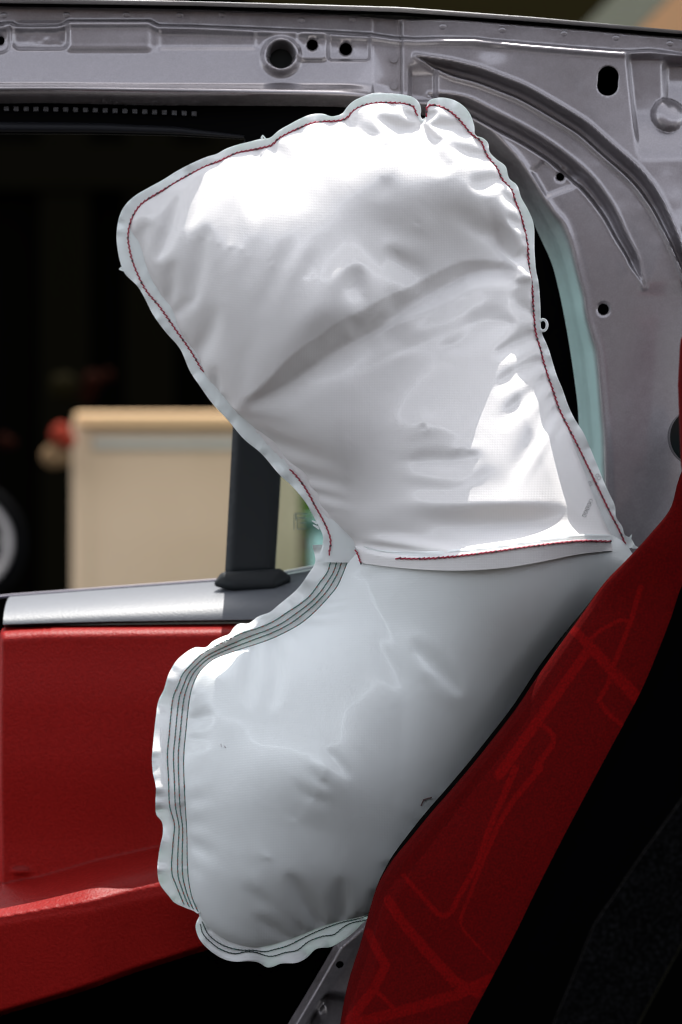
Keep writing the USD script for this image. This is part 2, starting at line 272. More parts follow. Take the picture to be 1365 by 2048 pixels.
def inflate(poly, step, bh, e_r, e_t, press, crease=None, seed=1, iters=700, bend=.0013, h0=.34):
    """an inflated sheet: the boundary is sewn down at depth bh(p); the cloth has e_r slack across and e_t slack along its seam, so pressure puckers it"""
    P, F, bm = grid2d(poly, step)
    n = len(P)
    E = np.unique(np.sort(np.vstack([F[:, [0, 1]], F[:, [1, 2]], F[:, [2, 0]]]), 1), axis=0)
    # starting height from a Poisson solve
    Wt = sparse.coo_matrix((np.ones(len(E)), (E[:, 0], E[:, 1])), (n, n)); Wt = (Wt + Wt.T).tocsr()
    deg = np.asarray(Wt.sum(1)).ravel(); L = sparse.diags(deg) - Wt
    inn = np.where(~bm)[0]; bd = np.where(bm)[0]
    z = np.zeros(n); z[bd] = bh(P[bd]) / PX
    from scipy.sparse.linalg import spsolve
    u = np.zeros(n); u[inn] = spsolve(L[inn][:, inn].tocsc(), np.full(len(inn), 6.0) * (step / 2) ** 2 / 1.5)
    hb = np.zeros(n); hb[inn] = spsolve(L[inn][:, inn].tocsc(), -(L[inn][:, bd] @ z[bd])); hb[bd] = z[bd]
    hh = hb + h0 * 2 * np.sqrt(np.maximum(u, 0)) 
    U = 100.0
    ring = np.vstack([dens(np.array(poly.exterior.coords)[:-1], 3.0)])
    tr = cKDTree(ring); 
    mid = P[E].mean(1); dd, ii = tr.query(mid)
    tan = np.roll(ring, -3, 0) - np.roll(ring, 3, 0); tan /= np.linalg.norm(tan, axis=1, keepdims=True)
    dv = P[E[:, 1]] - P[E[:, 0]]; l0 = np.linalg.norm(dv, axis=1); dn = dv / l0[:, None]
    ct = np.abs((dn * tan[ii]).sum(1))
    et = e_t(mid, dd); er = e_r(mid, dd)
    l0 = l0 * (1 + er * (1 - ct ** 2) + et * ct ** 2) / U
    if crease is not None:      # slack for the fold that hangs over the crease
        cl = dens(crease[0], 1.5, False); dc, ic = cKDTree(cl).query(mid)
        tc = np.gradient(cl, axis=0); tc /= np.linalg.norm(tc, axis=1, keepdims=True)
        above = mid[:, 1] < cl[ic, 1]
        l0 = l0 * (1 + np.where(above, crease[2], crease[2] * .35) * np.exp(-(dc / np.where(above, 75, 40)) ** 2) * (1 - (dn * tc[ic]).sum(1) ** 2))
    X = np.stack([P[:, 0], P[:, 1], hh], -1) / U
    rng = np.random.default_rng(seed)
    X[inn, 2] += (n2(P[inn], 30, seed) * 2.5) / U
    free = np.zeros(n, bool); free[inn] = True
    cr = None
    if crease is not None:
        d, s = dist_line(P, crease[0]); cr = np.where((d < step * .75) & free)[0]
        zc = hh[cr] * crease[1](s[cr]) / U
        pc = P[cr] / U
    X0 = X.copy()
    e0, e1 = E.T
    Ln = sparse.diags(1 / deg) @ L; Ln = Ln[inn]
    Ls = (l0.mean())
    def fun(xf):
        X = X0.copy(); X[inn] = xf.reshape(-1, 3)
        d = X[e1] - X[e0]; l = np.sqrt((d * d).sum(1)) + 1e-12
        r = (l - l0)
        k = np.where(r > 0, 1.0, .45) / Ls * l0.mean() / l0
        en = .5 * (k * r * r).sum()
        fe = (k * r / l)[:, None] * d
        g = np.zeros((n, 3))
        for c in range(3):
            g[:, c] = np.bincount(e1, fe[:, c], n) - np.bincount(e0, fe[:, c], n)
        a, b, c_ = X[F[:, 0]], X[F[:, 1]], X[F[:, 2]]
        cr_ab = np.cross(a, b); cr_bc = np.cross(b, c_); cr_ca = np.cross(c_, a)
        vol = (cr_ab * c_).sum() / 6
        en -= press * vol
        for idx, val in ((2, cr_ab), (0, cr_bc), (1, cr_ca)):
            for q in range(3): g[:, q] -= press / 6 * np.bincount(F[:, idx], val[:, q], n)
        B = Ln @ X
        en += .5 * bend / Ls ** 2 * (B * B).sum()
        g += bend / Ls ** 2 * (Ln.T @ B)
        if cr is not None:
            q = X[cr, 2] - zc; en += .5 * 3 * (q * q).sum(); g[cr, 2] += 3 * q
        return en, g[inn].ravel()
    r = minimize(fun, X[inn].ravel(), jac=True, method='L-BFGS-B', options=dict(maxiter=iters, maxfun=iters * 2, maxcor=12, ftol=1e-12, gtol=1e-9))
    X[inn] = r.x.reshape(-1, 3)
    return P, F, bm, X * U          # px, px, height in px

def bag_world(X, y0=YB):
    """seam-plane coordinates and a height towards the camera (px units) -> world; the bag hangs slightly askew, its left edge further out"""
    y0 = y0 + .040 * np.clip((700 - X[:, 0]) / 450, 0, 1.05) ** 1.5 * (1 - .62 * sm(1380, 1620, X[:, 1]))
    x, z = at(X[:, 0], X[:, 1], y0 - X[:, 2] * PX)
    return np.stack([x, y0 - X[:, 2] * PX, z], -1)
def loop1(v, f):
    m = trimesh.Trimesh(v, f, process=False)
    v2, f2 = trimesh.remesh.subdivide_loop(v, f[:, ::-1], iterations=1)
    return v2, f2

sim_up = Polygon(np.vstack([dens(np.vstack([spline(UP_SIM, 3), [[1222, 1083]]]), 3, False), spline(HEM, 3)[::-1]])).buffer(0)
sim_up = max(getattr(sim_up, 'geoms', [sim_up]), key=lambda g: g.area)
HEMd = spline(HEM, 2)
def bh_up(p):
    d, i = cKDTree(HEMd).query(p)
    return np.where((d < 3), hem_h_at(p[:, 0]), 0.0)
def pucker_up(mid, dd):
    top = np.exp(-(((mid[:, 0] - 850) / 330) ** 2 + ((mid[:, 1] - 300) / 330) ** 2))
    right = sm(950, 1080, mid[:, 0])
    base = .024 + .042 * top + .060 * right * (1 - top)
    return base * (.55 + .9 * meshkit.noise(np.stack([mid[:, 0] / 60, mid[:, 1] / 60, mid[:, 0] * 0 + 2.2], -1), 5))
CREASE = A('470,812 504,802 542,784 583,759 624,729 662,702 712,677 753,657 806,626 860,604 904,582 936,563 963,557 992,556 1055,556')
PU, FU, BU, XU = inflate(sim_up, 6.3, bh_up, lambda m, d: .17 + 0 * d, pucker_up, .013, h0=.62, crease=(CREASE, lambda s: .50 + .04 * np.sin(s / 90), .07), seed=3, iters=IT)
# the flat fold facet that hangs above the crease
CRs = spline(CREASE, 2); dC, sC = dist_line(XU[:, :2], CRs); jC = np.clip((sC / 1.5 * 1.5 / 2).astype(int), 0, len(CRs) - 1)
tC = np.gradient(CRs, axis=0); rel = XU[:, :2] - CRs[jC]; sgn = -(tC[jC, 0] * rel[:, 1] - tC[jC, 1] * rel[:, 0]) / np.linalg.norm(tC[jC], axis=1)
sgn = np.where(np.abs(sgn) < dC * .2, dC * np.sign(sgn), np.sign(sgn) * dC)
Es = np.unique(np.sort(np.vstack([FU[:, [0, 1]], FU[:, [1, 2]], FU[:, [2, 0]]]), 1), axis=0)
As = sparse.coo_matrix((np.ones(len(Es)), (Es[:, 0], Es[:, 1])), (len(PU), len(PU))); As = (As + As.T).tocsr(); ds_ = np.asarray(As.sum(1)).ravel()
ws = np.exp(-(np.where(sgn > 0, sgn, -sgn * 1.6) / 62) ** 2) * (~BU)
for _ in range(60): XU[:, 2] += ws * .6 * (As @ XU[:, 2] / ds_ - XU[:, 2])
fr_ = sC / (len(CRs) * 2.0); wB = np.interp(fr_, [0, .06, .2, .45, .7, .82, .93, 1], [7, 12, 34, 42, 44, 42, 30, 10]); aB = np.interp(fr_, [0, .06, .2, .45, .7, .85, .95, 1], [0, 10, 34, 44, 44, 34, 16, 0])
wB = wB * (1 + .10 * n1(sC / 45, 77)); aB = aB * (1 + .12 * n1(sC / 38, 78))
up_ = np.clip(1 - sgn / wB, 0, 1); dn_ = np.exp(-np.maximum(-sgn, 0) / 150.0)
aB = aB * sm(0, 45, sC.max() - 4 - sC) * sm(0, 30, sC - 4)
fx_ = (XU[:, 0] - 470) / 585.0
aD = np.interp(fx_, [-.3, 0, .06, .2, .45, .7, .85, .95, 1.06], [0, 3, 12, 34, 44, 44, 34, 16, 0])
XU[:, 2] -= np.where(sgn >= 0, aB * up_, np.interp(-sgn, [0, 12, 9e9], [0, 1, 1]) * aD * dn_ + np.interp(-sgn, [0, 12, 9e9], [1, 0, 0]) * aB) * (~BU)
cy_ = np.interp(XU[:, 0], CREASE[:, 0], CREASE[:, 1]); hy_ = np.interp(XU[:, 0], HEM[:, 0], HEM[:, 1])
tw = (XU[:, 1] - cy_) / (hy_ - cy_)
dw = cKDTree(dens(np.array(sim_up.exterior.coords)[:-1], 3)).query(XU[:, :2])[0]
ex_ = np.array(sim_up.exterior.coords); ex_ = ex_[cKDTree(HEMd).query(ex_)[0] > 14]; de_ = cKDTree(dens(ex_, 3, False)).query(XU[:, :2])[0]
hs_ = XU[:, 2].copy()
for _ in range(150): hs_ = np.where(BU, hs_, .4 * hs_ + .6 * (As @ hs_ / ds_))
hc_ = np.interp(XU[:, 0], [600, 700, 800, 900, 1000, 1060, 1120, 1240], [26, 22, 18, 15, 10, 6, 4, 0]) * .001 / PX
pl_ = hc_ + (hem_h_at(XU[:, 0]) / PX - hc_) * np.clip(tw, 0, 1)
mk_ = np.exp(-(np.abs(XU[:, 0] - 930) / 205) ** 4) * sm(10, 70, de_) * sm(0, .16, tw) * (~BU)
XU[:, 2] = XU[:, 2] * (1 - mk_) + mk_ * (pl_ + 1.15 * (XU[:, 2] - hs_) * (1 - sm(.85, 1, tw)))
XU[:, 2] -= .028 / PX * np.exp(-((XU[:, 0] - 890) / 200) ** 2 - ((XU[:, 1] - 510) / 105) ** 2) * (1 - sm(-.04, .04, tw)) * sm(0, 60, dw)
print('upper', len(PU), time.time() - T0)
ROW4s = spline(ROW4, 3); LBs = spline(LOW_BOT, 3); LRs = spline(LOW_RIGHT, 3)
tuck = HEMd[::-1] + np.array([0, -14.0]); tuck = np.vstack([[1250, 1082], tuck])
sim_low = Polygon(np.vstack([ROW4s, LBs[1:], LRs, tuck[:-8]])).buffer(0)
sim_low = max(getattr(sim_low, 'geoms', [sim_low]), key=lambda g: g.area)
TK = cKDTree(dens(tuck, 2, False))
def bh_low(p):
    d, i = TK.query(p)
    return np.where((d < 3.5), np.maximum(hem_h_at(p[:, 0]) - .004, 0), 0.0)
def pucker_low(mid, dd):
    sh = np.exp(-(((mid[:, 0] - 470) / 130) ** 2 + ((mid[:, 1] - 1320) / 130) ** 2))
    bt = np.exp(-(((mid[:, 0] - 720) / 120) ** 2 + ((mid[:, 1] - 1820) / 120) ** 2))
    base = .016 + .075 * sh + .05 * bt
    return base * (.5 + meshkit.noise(np.stack([mid[:, 0] / 60, mid[:, 1] / 60, mid[:, 0] * 0 + 2.2], -1), 9))
PL, FL, BL_, XL = inflate(sim_low, 6.8, bh_low, lambda m, d: .15 + 0 * d, pucker_low, .015, h0=.66, seed=4, iters=IT)
hy_ = np.interp(XL[:, 0], HEM[:, 0], HEM[:, 1]); side_ = np.vstack([ROW4s, LBs, LRs]); ds2_ = cKDTree(side_).query(XL[:, :2])[0]
XL[:, 2] += np.clip(hem_h_at(XL[:, 0]) / PX - 4 - XL[:, 2], 0, None) * .82 * np.exp(-(np.maximum(XL[:, 1] - hy_, 0) / 270) ** 2) * sm(0, 110, ds2_) * (~BL_)
print('lower', len(PL), time.time() - T0, XU[:, 2].max() * PX, XL[:, 2].max() * PX)

bag = thing('side_airbag', 'inflated white nylon side airbag with red and green stitched seams beside the red seat', 'airbag')
vu, fu = loop1(bag_world(XU), FU); obj('upper_chamber', (vu, fu), M['fabric'], bag, smooth=True)
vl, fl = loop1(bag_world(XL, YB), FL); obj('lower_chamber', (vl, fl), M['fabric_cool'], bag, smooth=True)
def back_of(X, F, k=.30):
    Y = X.copy(); Y[:, 2] *= -k; return bag_world(Y), F
bu = XU.copy(); hl = bh_up(PU) / PX
obj('back_panel', back_of(XU, FU), M['fabric'], bag, smooth=True)
obj('back_panel', back_of(XL, FL), M['fabric'], bag, smooth=True)

# seam allowances: thin rippling borders outside the stitching
def fringe(poly, outer, seam, amp, seed, tilt=None, y0=YB, wl=26.0, step=6.0):
    P, F, bm = grid2d(poly, step)
    do, so = dist_line(P, outer); ds, _ = dist_line(P, seam)
    w = ds / (ds + do + 1e-6)
    h = amp * w ** 1.3 * (n1(so / wl, seed) * .8 + .5 * n1(so / (wl * .45), seed + 1))
    if tilt is not None: h = h + tilt(P) * w
    return P, F, np.stack([P[:, 0], P[:, 1], h / PX], -1)
UPs = spline(UP_OUT, 3)
RED = spline(UP_SEAM, 3)
up_poly = Polygon(np.vstack([UPs, [[1240, 1103], [1222, 1092], [1100, 1060], [760, 1090], [722, 1126], [631, 1124]]])).buffer(0)
up_poly = max(getattr(up_poly, 'geoms', [up_poly]), key=lambda g: g.area)
fr_u = up_poly.difference(sim_up.buffer(-5)).buffer(0)
fr_u = max(getattr(fr_u, 'geoms', [fr_u]), key=lambda g: g.area)
PF, FF, XF = fringe(fr_u, UPs, RED, .0045, 11, wl=30)
TH = .0009
def two_layers(name, X, F, y0, label=None):
    v = bag_world(X, y0); v2, f2 = solid(v, F, TH)
    return obj(name, (v2, f2), M['fringe'], bag, smooth=50, label=label)
two_layers('seam_border', XF, FF, YB - .0004, 'plain white seam border of the upper chamber')
def low_tilt(P):     # the shoulder of the border leans back and catches the sun
    g = np.exp(-(((P[:, 0] - 430) / 75) ** 2 + ((P[:, 1] - 1290) / 60) ** 2)); g2 = np.exp(-(((P[:, 0] - 640) / 30) ** 2 + ((P[:, 1] - 1100) / 40) ** 2))
    return -.022 * g - .004 * g2
LOs = spline(LOW_OUT, 3)
low_poly = Polygon(np.vstack([LOs, ROW4s[::-1], [[697, 1085]]])).buffer(0)
low_poly = max(getattr(low_poly, 'geoms', [low_poly]), key=lambda g: g.area).buffer(5).intersection(Polygon(np.vstack([LOs, [[420, 1800], [760, 1500], [760, 1085]]])).buffer(0))
low_poly = max(getattr(low_poly, 'geoms', [low_poly]), key=lambda g: g.area)
PG, FG, XG = fringe(low_poly, LOs, spline(ROW1, 3), .0085, 21, low_tilt, wl=34)
two_layers('seam_border', XG, FG, YB + .0012, 'wide white seam border with four rows of green stitches')
FOs = spline(FLAP_OUT, 3)
flap_poly = Polygon(np.vstack([FOs, LBs[::-1] + np.array([0, -5.0])])).buffer(0)
flap_poly = max(getattr(flap_poly, 'geoms', [flap_poly]), key=lambda g: g.area)
PQ, FQ, XQ = fringe(flap_poly, FOs, spline(BROW1, 3), .007, 31, wl=38)
two_layers('seam_border', XQ, FQ, YB + .0012, 'rippling white border along the bottom of the airbag')
# hem flap of the upper chamber lying on the lower one
KL = cKDTree(XL[:, :2])
def low_h(p):
    d, i = KL.query(p, k=4); w = 1 / (d + .5); return (XL[i, 2] * w).sum(1) / w.sum(1)
HEs = spline(HEM_EDGE, 3); hs = spline(HEM, 3)
hem_poly = Polygon(np.vstack([hs + np.array([0, -3.0]), HEs[::-1]])).buffer(0)
PH, FH, _ = grid2d(hem_poly, 5.0)
dh, sh_ = dist_line(PH, hs); de, _ = dist_line(PH, HEs); w = dh / (dh + de + 1e-6)
hh = (1 - w) * (hem_h_at(PH[:, 0]) / PX + 1.5) + w * np.maximum(low_h(PH) + 4, hem_h_at(PH[:, 0]) / PX)
hh = np.maximum(hh, low_h(PH) + 3) + w * 3 * n1(sh_ / 40, 41)
XH = np.stack([PH[:, 0], PH[:, 1], hh], -1)
v2, f2 = solid(bag_world(XH), FH, .0007)
obj('hem_flap', (v2, f2), M['fabric'], bag, smooth=50)

# stitching
def surf_h(P, Xs):
    t = cKDTree(Xs[:, :2]); d, i = t.query(P, k=3); w = 1 / (d + .3); return (Xs[i, 2] * w).sum(1) / w.sum(1)
def stitches(name, line, Xs, y0, thread, knot, label, pitch=9.5, r=1.45, lift=1.0, seed=0, zig=1.5, every=5, from_s=None):
    L = dens(line, pitch, False); parts, knots = [], []
    rng = np.random.default_rng(seed)
    h = surf_h(L, Xs) + lift
    for i in range(len(L) - 1):
        a, b = L[i], L[i + 1]; d = (b - a) / np.hypot(*(b - a)); nrm = np.array([-d[1], d[0]])
        j = zig * rng.uniform(.6, 1.2)
        p = np.array([[*(a + nrm * j - d * .6), h[i] - .3], [*((a + b) / 2 + nrm * j * .2), (h[i] + h[i + 1]) / 2 + .6], [*(b - nrm * j + d * .6), h[i + 1] - .3]])
        pts = bag_world(p, y0)
        if every and i % every == seed % every or rng.random() < .06: knots.append(tube(bag_world(np.array([[*(b - d * 2.2), h[i + 1] + .6], [*(b + d * 2.2), h[i + 1] + .6]]), y0), r * PX * 1.15, 5))
        parts.append(tube(pts, r * PX, 5))
    s = obj(name, cat(parts), M[thread], bag, smooth=60, label=label, kind='stuff')
    if knots: obj('bobbin_thread', cat(knots), M[knot], s, smooth=60, kind='stuff')
redl = RED
k1 = np.argmin(np.hypot(*(redl - [579, 937]).T)); k2 = np.argmin(np.hypot(*(redl - [407, 744]).T))
notch = np.argmin(np.hypot(*(redl - [843, 243]).T))
XFs = np.vstack([XF]); 
stitches('stitching', redl[:k1], XFs, YB - .0004, 'red_thread', 'dark_thread', 'red thread seam at the waist of the airbag', seed=1)
stitches('stitching', redl[k2:notch - 4], XFs, YB - .0004, 'red_thread', 'dark_thread', 'red thread seam along the upper left edge', seed=2)
stitches('stitching', redl[notch + 5:], XFs, YB - .0004, 'red_thread', 'dark_thread', 'red thread seam down the right edge', seed=3, every=3)
hm = spline(HEM, 3); hm = hm[(hm[:, 0] > 790) & (hm[:, 0] < 1223)]
stitches('stitching', hm, XH, YB, 'red_thread', 'dark_thread', 'red thread seam across the hem between the two chambers', seed=4, lift=1.6, every=4)
stitches('stitching', A('712,1100 718,1114 722,1127'), XH, YB, 'red_thread', 'dark_thread', 'short loose red thread end at the waist', seed=5, lift=2.5, every=0)
r1, r4 = spline(ROW1, 2), spline(ROW4, 2)
R1 = dens(r1, len(r1) and 4, False); R4 = r4[np.linspace(0, len(r4) - 1, len(R1)).astype(int)]
for k, t in enumerate((0.0, .36, .64, .97)):
    # rows pair up by nearest place along the border
    d4, i4 = cKDTree(r4).query(R1); tgt = R4
    row = R1 * (1 - t) + tgt * t
    stitches('stitching', row, XG, YB + .0012, 'green_thread', 'rust_thread', 'green thread row in the wide seam border, counted from the outside: %s' % ['first', 'second', 'third', 'fourth'][k], pitch=7.5, r=1.0, zig=.6, seed=10 + k, every=3)
for k, rw in enumerate((BROW1, BROW2)):
    stitches('stitching', spline(rw, 2), XQ, YB + .0012, 'dark_thread', 'green_thread', ['outer', 'inner'][k] + ' dark thread row in the bottom border', pitch=7.5, r=1.0, zig=.5, seed=20 + k, every=0)
# loop, torn thread tips, inked marks
a = np.linspace(-.75 * np.pi, .75 * np.pi, 14)
obj('loop_tab', tube(P3(1087 + 8 * np.cos(a), 650 + 12 * np.sin(a) * .95, YB - .001), .0011, 6), M['fringe'], bag, smooth=60)
for pts in ('524,279 526,270 523,274', '531,276 527,271 532,279', '243,534 239,538 246,541', '632,1044 625,1042 634,1048', '636,1053 627,1050 638,1058', '1262,1079 1264,1070 1260,1076', '1268,1090 1277,1096 1266,1096'):
    p = A(pts); poly = Polygon(p).buffer(1.2)
    P_, F_, _ = grid2d(poly, 2.0); v_ = bag_world(np.c_[P_, np.zeros(len(P_))], YB - .001); obj('frayed_tip', solid(v_, F_, .0006), M['fringe'], bag)
def inked(text, px, py, rot, hgt, Xs, y0, m, lift=1.2):
    t = meshkit.text_mesh(text, hgt / 1.0, 0.01); v = np.array(t.vertices); v[:, :2] -= v[:, :2].mean(0)
    c, s = math.cos(rot), math.sin(rot); x = v[:, 0] * c - v[:, 1] * s; y = v[:, 0] * s + v[:, 1] * c
    p2 = np.c_[px + x, py - y]; h = surf_h(p2, Xs) + lift + (v[:, 2] > .005) * .3
    vv = bag_world(np.c_[p2, h], y0); f = np.array(t.faces)
    return obj('ink_mark', (vv, f), m, bag, smooth=False)
inked('oeo8', 1186, 963, .62, 13, XF, YB - .0004, M['ink'], .9)
inked('00000', 1176, 1016, 1.15, 9, XU, YB, M['ink'], 1.0)
mk = A('843,1612 848,1600 864,1595'); hL = surf_h(mk, XL) + .8
obj('ink_mark', tube(bag_world(np.c_[mk, hL], YB), .0006, 5), M['dark_ink'], bag)
mk = A('442,1488 443,1494'); obj('ink_mark', tube(bag_world(np.c_[mk, surf_h(mk, XL) + .3], YB), .0004, 5), M['ink'], bag)
mk = A('449,1492 451,1495'); obj('ink_mark', tube(bag_world(np.c_[mk, surf_h(mk, XL) + .3], YB), .0005, 5), M['ink'], bag)
print('bag done', time.time() - T0)

# ---------------------------------------------------------------- the car body shell: roof rail and rear pillar, one pressed sheet with relief
YP = 1.846
car = thing('cutaway_car', 'bare silver grey car body side with roof rail, rear pillar and open red door trim', 'car')
BL = A('-60,184 100,183 300,187 500,191 700,196 800,201 880,214 960,247 1020,303 1062,359 1087,398 1106,426 1125,449 1141,490 1155,549 1167,593 1172,631 1182,669 1192,700 1199,761 1204,822 1209,871 1211,944 1213,1060 1213,1300')
OL = A('-60,206 100,205 300,209 500,210 690,213 800,224 880,243 950,283 1000,322 1026,344 1059,405 1088,467 1111,520 1126,578 1138,637 1149,700 1158,761 1164,810 1167,866 1170,940 1172,1060 1172,1300')
TOP = A('-60,2 0,4 200,8 400,13 600,20 700,25 820,33 950,40 1065,50 1200,61 1365,75 1500,87')
RIDGE = A('-60,44 20,42 30,44 112,44 136,38 298,38 316,47 400,49 500,53 620,58 740,64 790,71 830,75 950,77 1060,88 1160,96 1240,102 1300,100 1365,104 1500,112')
G1 = A('832,114 857,124 891,137 917,145 955,155 1000,172 1044,190 1087,214 1140,246 1164,262 1206,300 1271,361 1303,406 1330,460 1355,519 1380,580')
G2 = A('860,188 927,213 982,241 1057,281 1122,326 1172,372 1212,427 1237,477 1257,514 1272,550 1284,578')
BLs, OLs, G1s, G2s = spline(BL, 2), spline(OL, 2), spline(G1, 2), spline(G2, 2)
bl_left = Polygon(np.vstack([BLs, [[-300, 1300], [-300, 184]]])).buffer(0)
TOPd = dens(TOP, 6, False)
pan = Polygon(np.vstack([TOPd, [[1500, 1300]], OLs[::-1]])).buffer(0)
holes = [(562, 116, 22, 22), (625, 90, 11, 11), (692, 95, 12.5, 12.5), (-1, 77, 8, 9), (1120, 355, 8, 8), (1204, 621, 11, 11)]
hp = [shapely.affinity.scale(Point(x, y).buffer(1, 24), rx, ry) for x, y, rx, ry in holes]
hp.append(shapely.affinity.rotate(shapely.union_all([Point(1215, 156).buffer(21, 20), Point(1214, 174).buffer(21, 20), shapely.box(1194, 156, 1235, 174)]), 2))
pan = pan.difference(shapely.union_all(hp)).buffer(0)
def rrect(P, x0, y0, x1, y1, soft, rad=0.0):
    cx, cy, hx, hy = (x0 + x1) / 2, (y0 + y1) / 2, (x1 - x0) / 2 - rad, (y1 - y0) / 2 - rad
    dx, dy = np.abs(P[:, 0] - cx) - hx, np.abs(P[:, 1] - cy) - hy
    d = np.hypot(np.maximum(dx, 0), np.maximum(dy, 0)) + np.minimum(np.maximum(dx, dy), 0) - rad
    return 1 - sm(-soft / 2, soft / 2, d)
def relief(P):
    x, y = P.T
    d = (.009 * sm(85, 186, y) + .005 * sm(168, 186, y)) * (1 - sm(680, 800, x))            # the rail swells outwards to its lower roll
    rd = np.interp(x, RIDGE[:, 0], RIDGE[:, 1])
    d -= .011 * (1 - sm(-5, 8, y - rd))                          # weld flange set back above the shoulder
    d += .0022 * np.exp(-((y - rd - 9) / 7) ** 2)
    # pockets and pads
    d -= .005 * rrect(P, 24, 40, 136, 96, 16, 16)
    d -= .006 * rrect(P, -60, 44, 18, 104, 12, 18)
    d += .0022 * rrect(P, 136, 44, 300, 100, 14, 6)
    d += .0012 * n2(P, 26, 5) * rrect(P, 30, 44, 130, 92, 14, 10)
    d -= .0022 * rrect(P, 320, 58, 512, 96, 14, 4)
    d += .0028 * rrect(P, 594, 62, 658, 122, 10, 14)
    d -= .004 * rrect(P, 656, 64, 740, 120, 9, 8)
    r = np.hypot(x - 563, (y - 113)); d += .0085 * np.exp(-((r - 31) / 7.5) ** 2) - .007 * (1 - sm(20, 31, r))
    for hx, hy, a, b in holes[1:]:
        r = np.hypot(x - hx, y - hy); d -= .0012 * np.exp(-((r - a) / 3.0) ** 2)
    d -= .0035 * sm(744, 748, x) * (1 - sm(796, 800, x)) * .35
    d += .0016 * sm(801, 804, x) - .0035 * np.exp(-((x - 803) / 2.2) ** 2) * sm(34, 40, y)      # lap joint
    d += .006 * sm(806, 900, x)
    # two long pressed grooves with raised lips
    for line, wmax, dep, lip in ((G1s, 12.5, .0125, .0038), (G2s, 14.0, .015, .0008)):
        dd, s = dist_line(P, line); tot = len(line) * 2.0
        wv = wmax * sm(-25, 90, s) * (1 - .45 * sm(tot - 260, tot, s)) * (1 - .9 * sm(tot - 60, tot, s) if line is G2s else 1)
        wv = np.maximum(wv, 1.5)
        d += -dep * np.minimum(wv / wmax * 1.1, 1) * np.exp(-(dd / (wv * .92)) ** 4) + lip * np.exp(-((dd - wv * 1.25) / 4.0) ** 2)
    d -= .0075 * rrect(P, 820, 128, 872, 204, 12, 10) * sm(120, 150, y)           # dark trapezium left of the grooves
    d -= .004 * np.exp(-(((x - 985) / 26) ** 2 + ((y - 103) / 20) ** 2)) * .5
    # pad round the small hole on the pillar
    pad = Polygon([(1060, 344), (1086, 322), (1150, 345), (1160, 372), (1090, 398)])
    ins = shapely.contains_xy(pad, x, y); dd, _ = dist_line(P, np.array(pad.exterior.coords)); d -= .0026 * sm(-5, 9, np.where(ins, dd, -dd))
    # upper right: vertical step, facet and dome
    stp = sm(1246, 1262, x - .10 * (y - 100)) * sm(96, 116, y) * (1 - sm(215, 330, y))
    d -= .012 * stp
    d -= .010 * sm(1322, 1345, x) * sm(110, 128, y) * (1 - sm(150, 260, y))
    r = np.hypot(x - 1338, y - 228); d += .010 * np.sqrt(np.maximum(1 - (r / 34) ** 2, 0))
    # gentle crown of the pillar
    d += .010 * np.exp(-(((x - 1300) / 160) ** 2 + ((y - 520) / 220) ** 2)) - .018 * sm(1290, 1460, x) * sm(500, 900, y)
    d += .0016 * sm(1230, 1300, x + .55 * (y - 575)) * (1 - sm(560, 600, y)) * sm(400, 480, y)
    d += .0006 * n2(P, 90, 8)
    # inner return flange bends away round the openings
    inside = shapely.contains_xy(bl_left, x, y)
    db, _ = dist_line(P, BLs); do, _ = dist_line(P, OLs); t = np.where(inside, np.minimum(db / (db + do + 1e-6), .94), 0)
    up = 1 - sm(680, 900, x)
    d += (.003 * up + .0015) * np.exp(-(db / 9) ** 2)
    d -= np.where(inside, up * .024 * (1 - np.sqrt(np.clip(1 - t ** 2, 0, 1))) + .036 * (1 - up) * t ** 1.25, 0) + .004 * np.where(inside, sm(.55, .62, t), 0) * (1 - up)
    return d
PP, FP, _ = grid2d(pan, 3.4)
x, z = at(PP[:, 0], PP[:, 1], YP)
vp = np.stack([x, YP - relief(PP), z], -1)
vp, fp = solid(vp, FP, .0016)
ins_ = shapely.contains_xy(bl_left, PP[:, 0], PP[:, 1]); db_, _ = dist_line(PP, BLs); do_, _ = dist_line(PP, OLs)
glow_ = np.where(ins_, sm(.02, .25, db_ / (db_ + do_ + 1e-6)), 0) * sm(330, 620, PP[:, 1])  # mask of the return flange where bounced teal light goes into the colour
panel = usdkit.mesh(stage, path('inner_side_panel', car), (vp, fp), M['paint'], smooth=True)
UsdGeom.PrimvarsAPI(panel).CreatePrimvar('flange_glow', Sdf.ValueTypeNames.FloatArray, 'vertex').Set(Vt.FloatArray.FromNumpy(np.r_[glow_, glow_].astype(np.float32)))
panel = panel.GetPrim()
def rel_pt(px, py, lift=0.0):
    p = np.array([[float(px), float(py)]]); d = relief(p)[0]; x, z = at(px, py, YP); return np.array([x, YP - d - lift, z])
def dome(c, r, h, sx=1.0):
    m = trimesh.creation.icosphere(2, 1.0); v = np.array(m.vertices) * [r * sx, h, r] + c
    return v, np.array(m.faces)
for px, py, r, h in [(788, 117, 8, 1.0), (788, 171, 8, 1.0)]:
    t_ = trimesh.creation.cylinder(r * PX, .0016, sections=24); t_.apply_transform(trimesh.transformations.rotation_matrix(math.pi / 2, (1, 0, 0)))
    obj('rivet', (np.array(t_.vertices) + rel_pt(px, py, .0004), np.array(t_.faces)), M['paint'], panel)
for px, py in [(4, 24), (130, 23), (250, 22), (358, 23), (443, 22), (603, 34), (706, 32), (887, 50), (1006, 57), (1130, 64), (1234, 73), (1342, 84)]:
    obj('weld_spot', dome(rel_pt(px, py, -.0004), 7 * PX, .0014, 1.15), M['paint'], panel, smooth=True)
